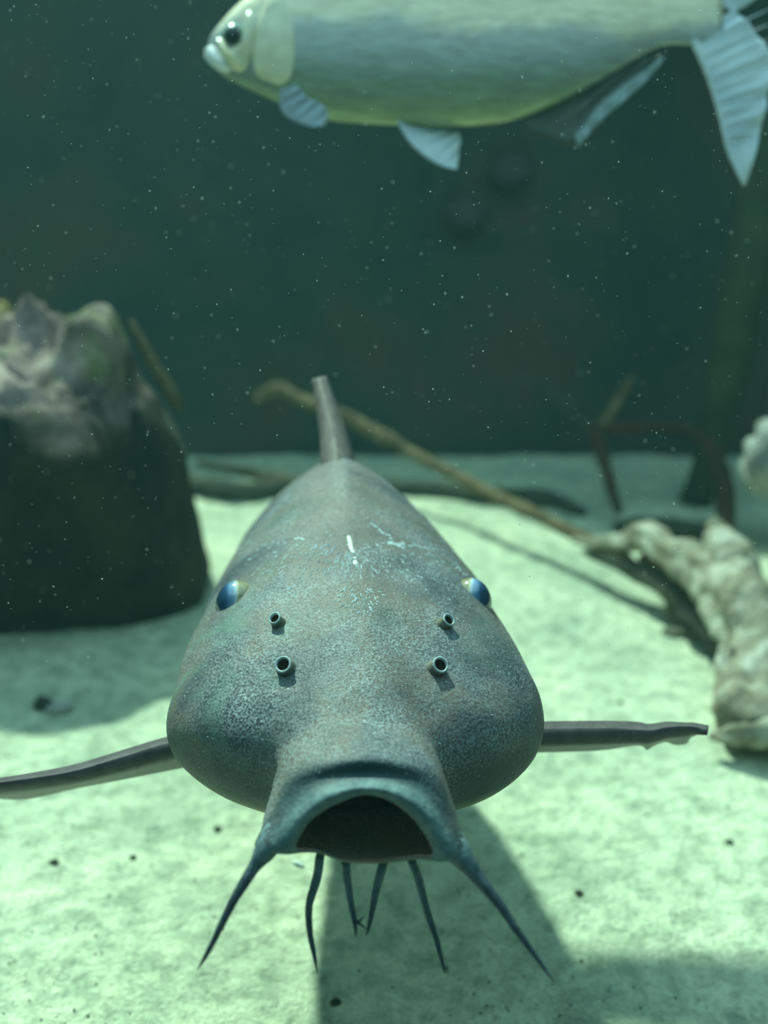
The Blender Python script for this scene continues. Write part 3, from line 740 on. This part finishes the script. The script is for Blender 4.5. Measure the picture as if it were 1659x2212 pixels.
rpart('root_underside', [(1385, 1205, 1.50, 10), (1440, 1225, 1.46, 26), (1500, 1265, 1.41, 34), (1555, 1330, 1.35, 34), (1580, 1410, 1.29, 26)], m_wood('rusty_wood', (0.09, 0.05, 0.03), (0.22, 0.13, 0.08), (0.3, 0.2, 0.13)), label='rusty brown underside of the arch')
M_RUB = m_wood('rubble', (0.05, 0.06, 0.055), (0.20, 0.20, 0.15), (0.50, 0.48, 0.35), f=30)
rub = [((1478, 1345), (.030, .022, .022), 'flat olive stone among the rubble under the driftwood arch'),
       ((1518, 1342), (.016, .016, .018), 'grey rounded stone nearest the driftwood arch in the rubble'),
       ((1512, 1378), (.026, .018, .012), 'dark low stone in front of the rubble under the arch'),
       ((1450, 1372), (.015, .012, .007), 'smallest brown stone at the sandward end of the rubble'),
       ]
for i, ((px, py), r, lab) in enumerate(rub):
    c = G(px, py, .0); stone('stone', (c.x, c.y, r[2] * .7), r, M_RUB, lab, 20 + i * 3, group='rubble under the driftwood arch')
stick('long_branch', [(552, 868, 2.12, 8), (575, 850, 2.12, 15), (605, 838, 2.10, 12), (640, 858, 2.08, 13), (690, 878, 2.05, 14), (760, 908, 2.02, 14), (830, 945, 1.98, 15), (900, 985, 1.93, 13), (975, 1022, 1.88, 13), (1050, 1062, 1.80, 14), (1150, 1108, 1.70, 15), (1250, 1158, 1.60, 15), (1330, 1196, 1.53, 16), (1372, 1218, 1.49, 9)],
      M_BRANCH, 'long thin brown branch running diagonally behind the catfish to the driftwood')
def gstick(name, pts, mat, label, cat='branch', rough=.3, flat=1.0):   # lies on the sand: (px, py, radius m, height factor)
    rows = []
    for px, py, r in pts:
        p = G(px, py, r * .6); rows.append((p.x, p.y, r * .6, r))
    v, f = tube_geo(rows, 14, 6, rough, 18, pts[0][0], flat)
    return tag(mesh(name, v, f, mat, loc=rows[0][:3]), label, cat)
gstick('sunken_log', [(380, 1030, .012), (430, 1050, .022), (500, 1064, .025), (580, 1062, .022), (680, 1056, .02), (790, 1052, .018)], M_LOG, 'dark sunken log on the sand left of the catfish', 'log')  # dark tube laid in place of a shadow band
gstick('sunken_log', [(800, 1050, .014), (880, 1056, .02), (960, 1062, .022), (1040, 1074, .02), (1120, 1080, .022), (1200, 1084, .018), (1260, 1110, .01)], M_LOG, 'dark sunken log on the sand right of the catfish', 'log')  # continues the shadow band as a dark tube
gstick('branch', [(425, 1000, .006), (480, 1010, .010), (540, 1022, .011), (600, 1034, .012), (660, 1040, .008)], M_BRANCH, 'reddish brown branch on the sand behind the left sunken log')
gstick('sunken_log', [(1330, 1136, .010), (1365, 1140, .018), (1410, 1142, .024), (1470, 1144, .024), (1530, 1146, .016)], M_LOG, 'thick dark log behind the driftwood root', 'log')  # dark tube added to deepen the shade on the far right ground
red = empty('red_root', P(1335, 1105, 1.84))
tag(red, 'dull red root arching behind the driftwood with upright stems and a twig', 'root')
stick('stem', [(1283, 915, 2.0, 10), (1290, 950, 1.98, 18), (1306, 1000, 1.94, 14), (1320, 1050, 1.90, 13), (1335, 1105, 1.84, 10)], M_RED, None, parent=red)
stick('stem', [(1366, 815, 2.02, 6), (1345, 850, 2.02, 12), (1322, 890, 2.01, 12), (1300, 925, 2.0, 12), (1288, 945, 1.99, 9)], M_BRANCH, None, parent=red)['label'] = 'ochre upright twig'
stick('arch', [(1286, 930, 1.99, 10), (1340, 925, 1.98, 16), (1420, 922, 1.95, 16), (1490, 934, 1.92, 17), (1536, 970, 1.88, 18), (1560, 1030, 1.82, 20), (1568, 1100, 1.76, 20), (1565, 1170, 1.70, 16)], M_RED, None, parent=red)
stick('stem', [(1105, 812, 2.16, 4), (1160, 830, 2.15, 9), (1215, 870, 2.12, 11), (1262, 905, 2.06, 10), (1290, 935, 2.0, 8)], M_LOG, None, parent=red)['label'] = 'faint dark stem'
stick('trunk', [(1690, 200, 1.90, 75), (1655, 380, 1.92, 62), (1622, 560, 1.94, 56), (1590, 720, 1.96, 48), (1560, 860, 1.98, 40), (1530, 1000, 1.98, 34), (1500, 1090, 1.98, 34)], M_MOSS, 'mossy green trunk leaning across the right edge behind the silver fish', 'trunk', 28, .18, 9)
# two round dark fittings on the back wall
M_PORT = m_plain('dark_fitting', (0.003, 0.006, 0.007), 0.5, nz=20)
def wall_pt(px, py):
    r = P(px, py, 1) - CAM; t = (WY + LEAN * CAM.z) / (r.y - LEAN * r.z); return CAM + r * t
for px, py, r, lab in ((1100, 376, .054, 'upper round dark fitting on the back wall'), (1003, 466, .052, 'lower round dark fitting on the back wall, with a pale curved glint')):
    c = wall_pt(px, py); ax = Vector((0, -1, LEAN)).normalized()
    v_, f_ = lathe(c + ax * .03, ax, [(.0001, .012), (r * .5, .014), (r * .8, .010), (r * .84, .016), (r, .014), (r * 1.02, -.05)], 36)
    tag(mesh('wall_fitting', v_, f_, M_PORT, loc=c), lab, 'fitting')
# ------------------------------------------------------------------ grit, pebbles and drifting specks
random.seed(11)
def bits(name, items, mat, label, cat):
    V2 = []; F2 = []
    for p, r in items:
        b = len(V2); o = Vector(p)
        for dx, dy, dz in ((1, 0, 0), (-1, 0, 0), (0, 1, 0), (0, -1, 0), (0, 0, 1), (0, 0, -1)):
            V2.append(o + Vector((dx, dy, dz)) * r * random.uniform(.6, 1.3))
        for t in ((0, 2, 4), (2, 1, 4), (1, 3, 4), (3, 0, 4), (2, 0, 5), (1, 2, 5), (3, 1, 5), (0, 3, 5)): F2.append(tuple(b + i for i in t))
    return tag(mesh(name, V2, F2, mat), label, cat, kind='stuff')
it = []
for i in range(2600):
    y = .45 + 1.5 * random.random() ** 1.6; x = random.uniform(-.45, .45) * (y + .2)
    if noise.noise(Vector((x * 5, y * 5, 9))) < random.uniform(-.5, .35): continue
    if y > 1.7 or (x < -.24 and y > 1.2): continue
    r = random.choice((.0006, .0008, .0011, .0014)); it.append(((x, y, sand_h(x, y) + r * .4), r))
bits('sand_grit', it, m_plain('dark_grit', (0.07, 0.09, 0.085), 0.8), 'dark grit sprinkled over the pale sand', 'grit')
pebs = [(1575, 1828, .0028, 'dark pebble on the sand right of the right side barbel'), (1250, 1765 + 180, .003, 'dark pebble in the shade right of the side barbel'), (470, 1793, .003, 'dark pebble on the sand left of the mouth'),
        (725, 2172, .0032, 'black pebble at the bottom of the picture below the mouth'), (1540 - 200, 1518, .0028, 'dark pebble on the lit sand above the right fin'), (288, 1857, .0024, 'small dark pebble at left, below the left fin'),
        (118, 1870, .003, 'brownish pebble at left, nearest the left edge')]
for i, (px, py, r, lab) in enumerate(pebs):
    c = G(px, py, 0); stone('pebble', (c.x, c.y, sand_h(c.x, c.y) + r * .4), (r * 1.3, r, r * .8), M_LOG, lab, 40 + i, 'pebble', 'pebbles on the sand')
c = G(128, 1538, 0); stone('pebble', (c.x, c.y, .005), (.016, .008, .006), M_PALER, 'pale pebble at the edge of the rock shadow at left', 60, 'pebble', 'pebbles on the sand')
c = G(95, 1532, 0); stone('pebble', (c.x, c.y, .006), (.012, .010, .010), M_LOG, 'dark pebble beside the pale one at the edge of the rock shadow', 61, 'pebble', 'pebbles on the sand')
it = []
for i in range(1500):
    px, py = random.uniform(-60, 1720), random.uniform(-60, 1450)
    d = random.choice((random.uniform(.45, .75), random.uniform(.45, .75), random.uniform(.5, 1.3)))
    if 440 < px < 1120 and py > 950 and d > .5: continue
    it.append((P(px, py, d), d / FPX * random.choice((.6, .8, 1.0, 1.0, 1.3, 1.9))))
bits('drifting_specks', it, m_plain('white_speck', (0.75, 0.78, 0.72), 0.5), 'tiny white specks drifting in the water', 'specks')
v_, f_ = tube_geo(rows_px([(630, 1860, .46, 1.5), (640, 1865, .46, 6), (651, 1871, .46, 5.5), (658, 1876, .46, 1.5)]), 8, 4)
tag(mesh('food_flake', v_, f_, M_SCAR, loc=P(632, 1862, .46)), 'white flake drifting under the left corner of the mouth', 'flake')
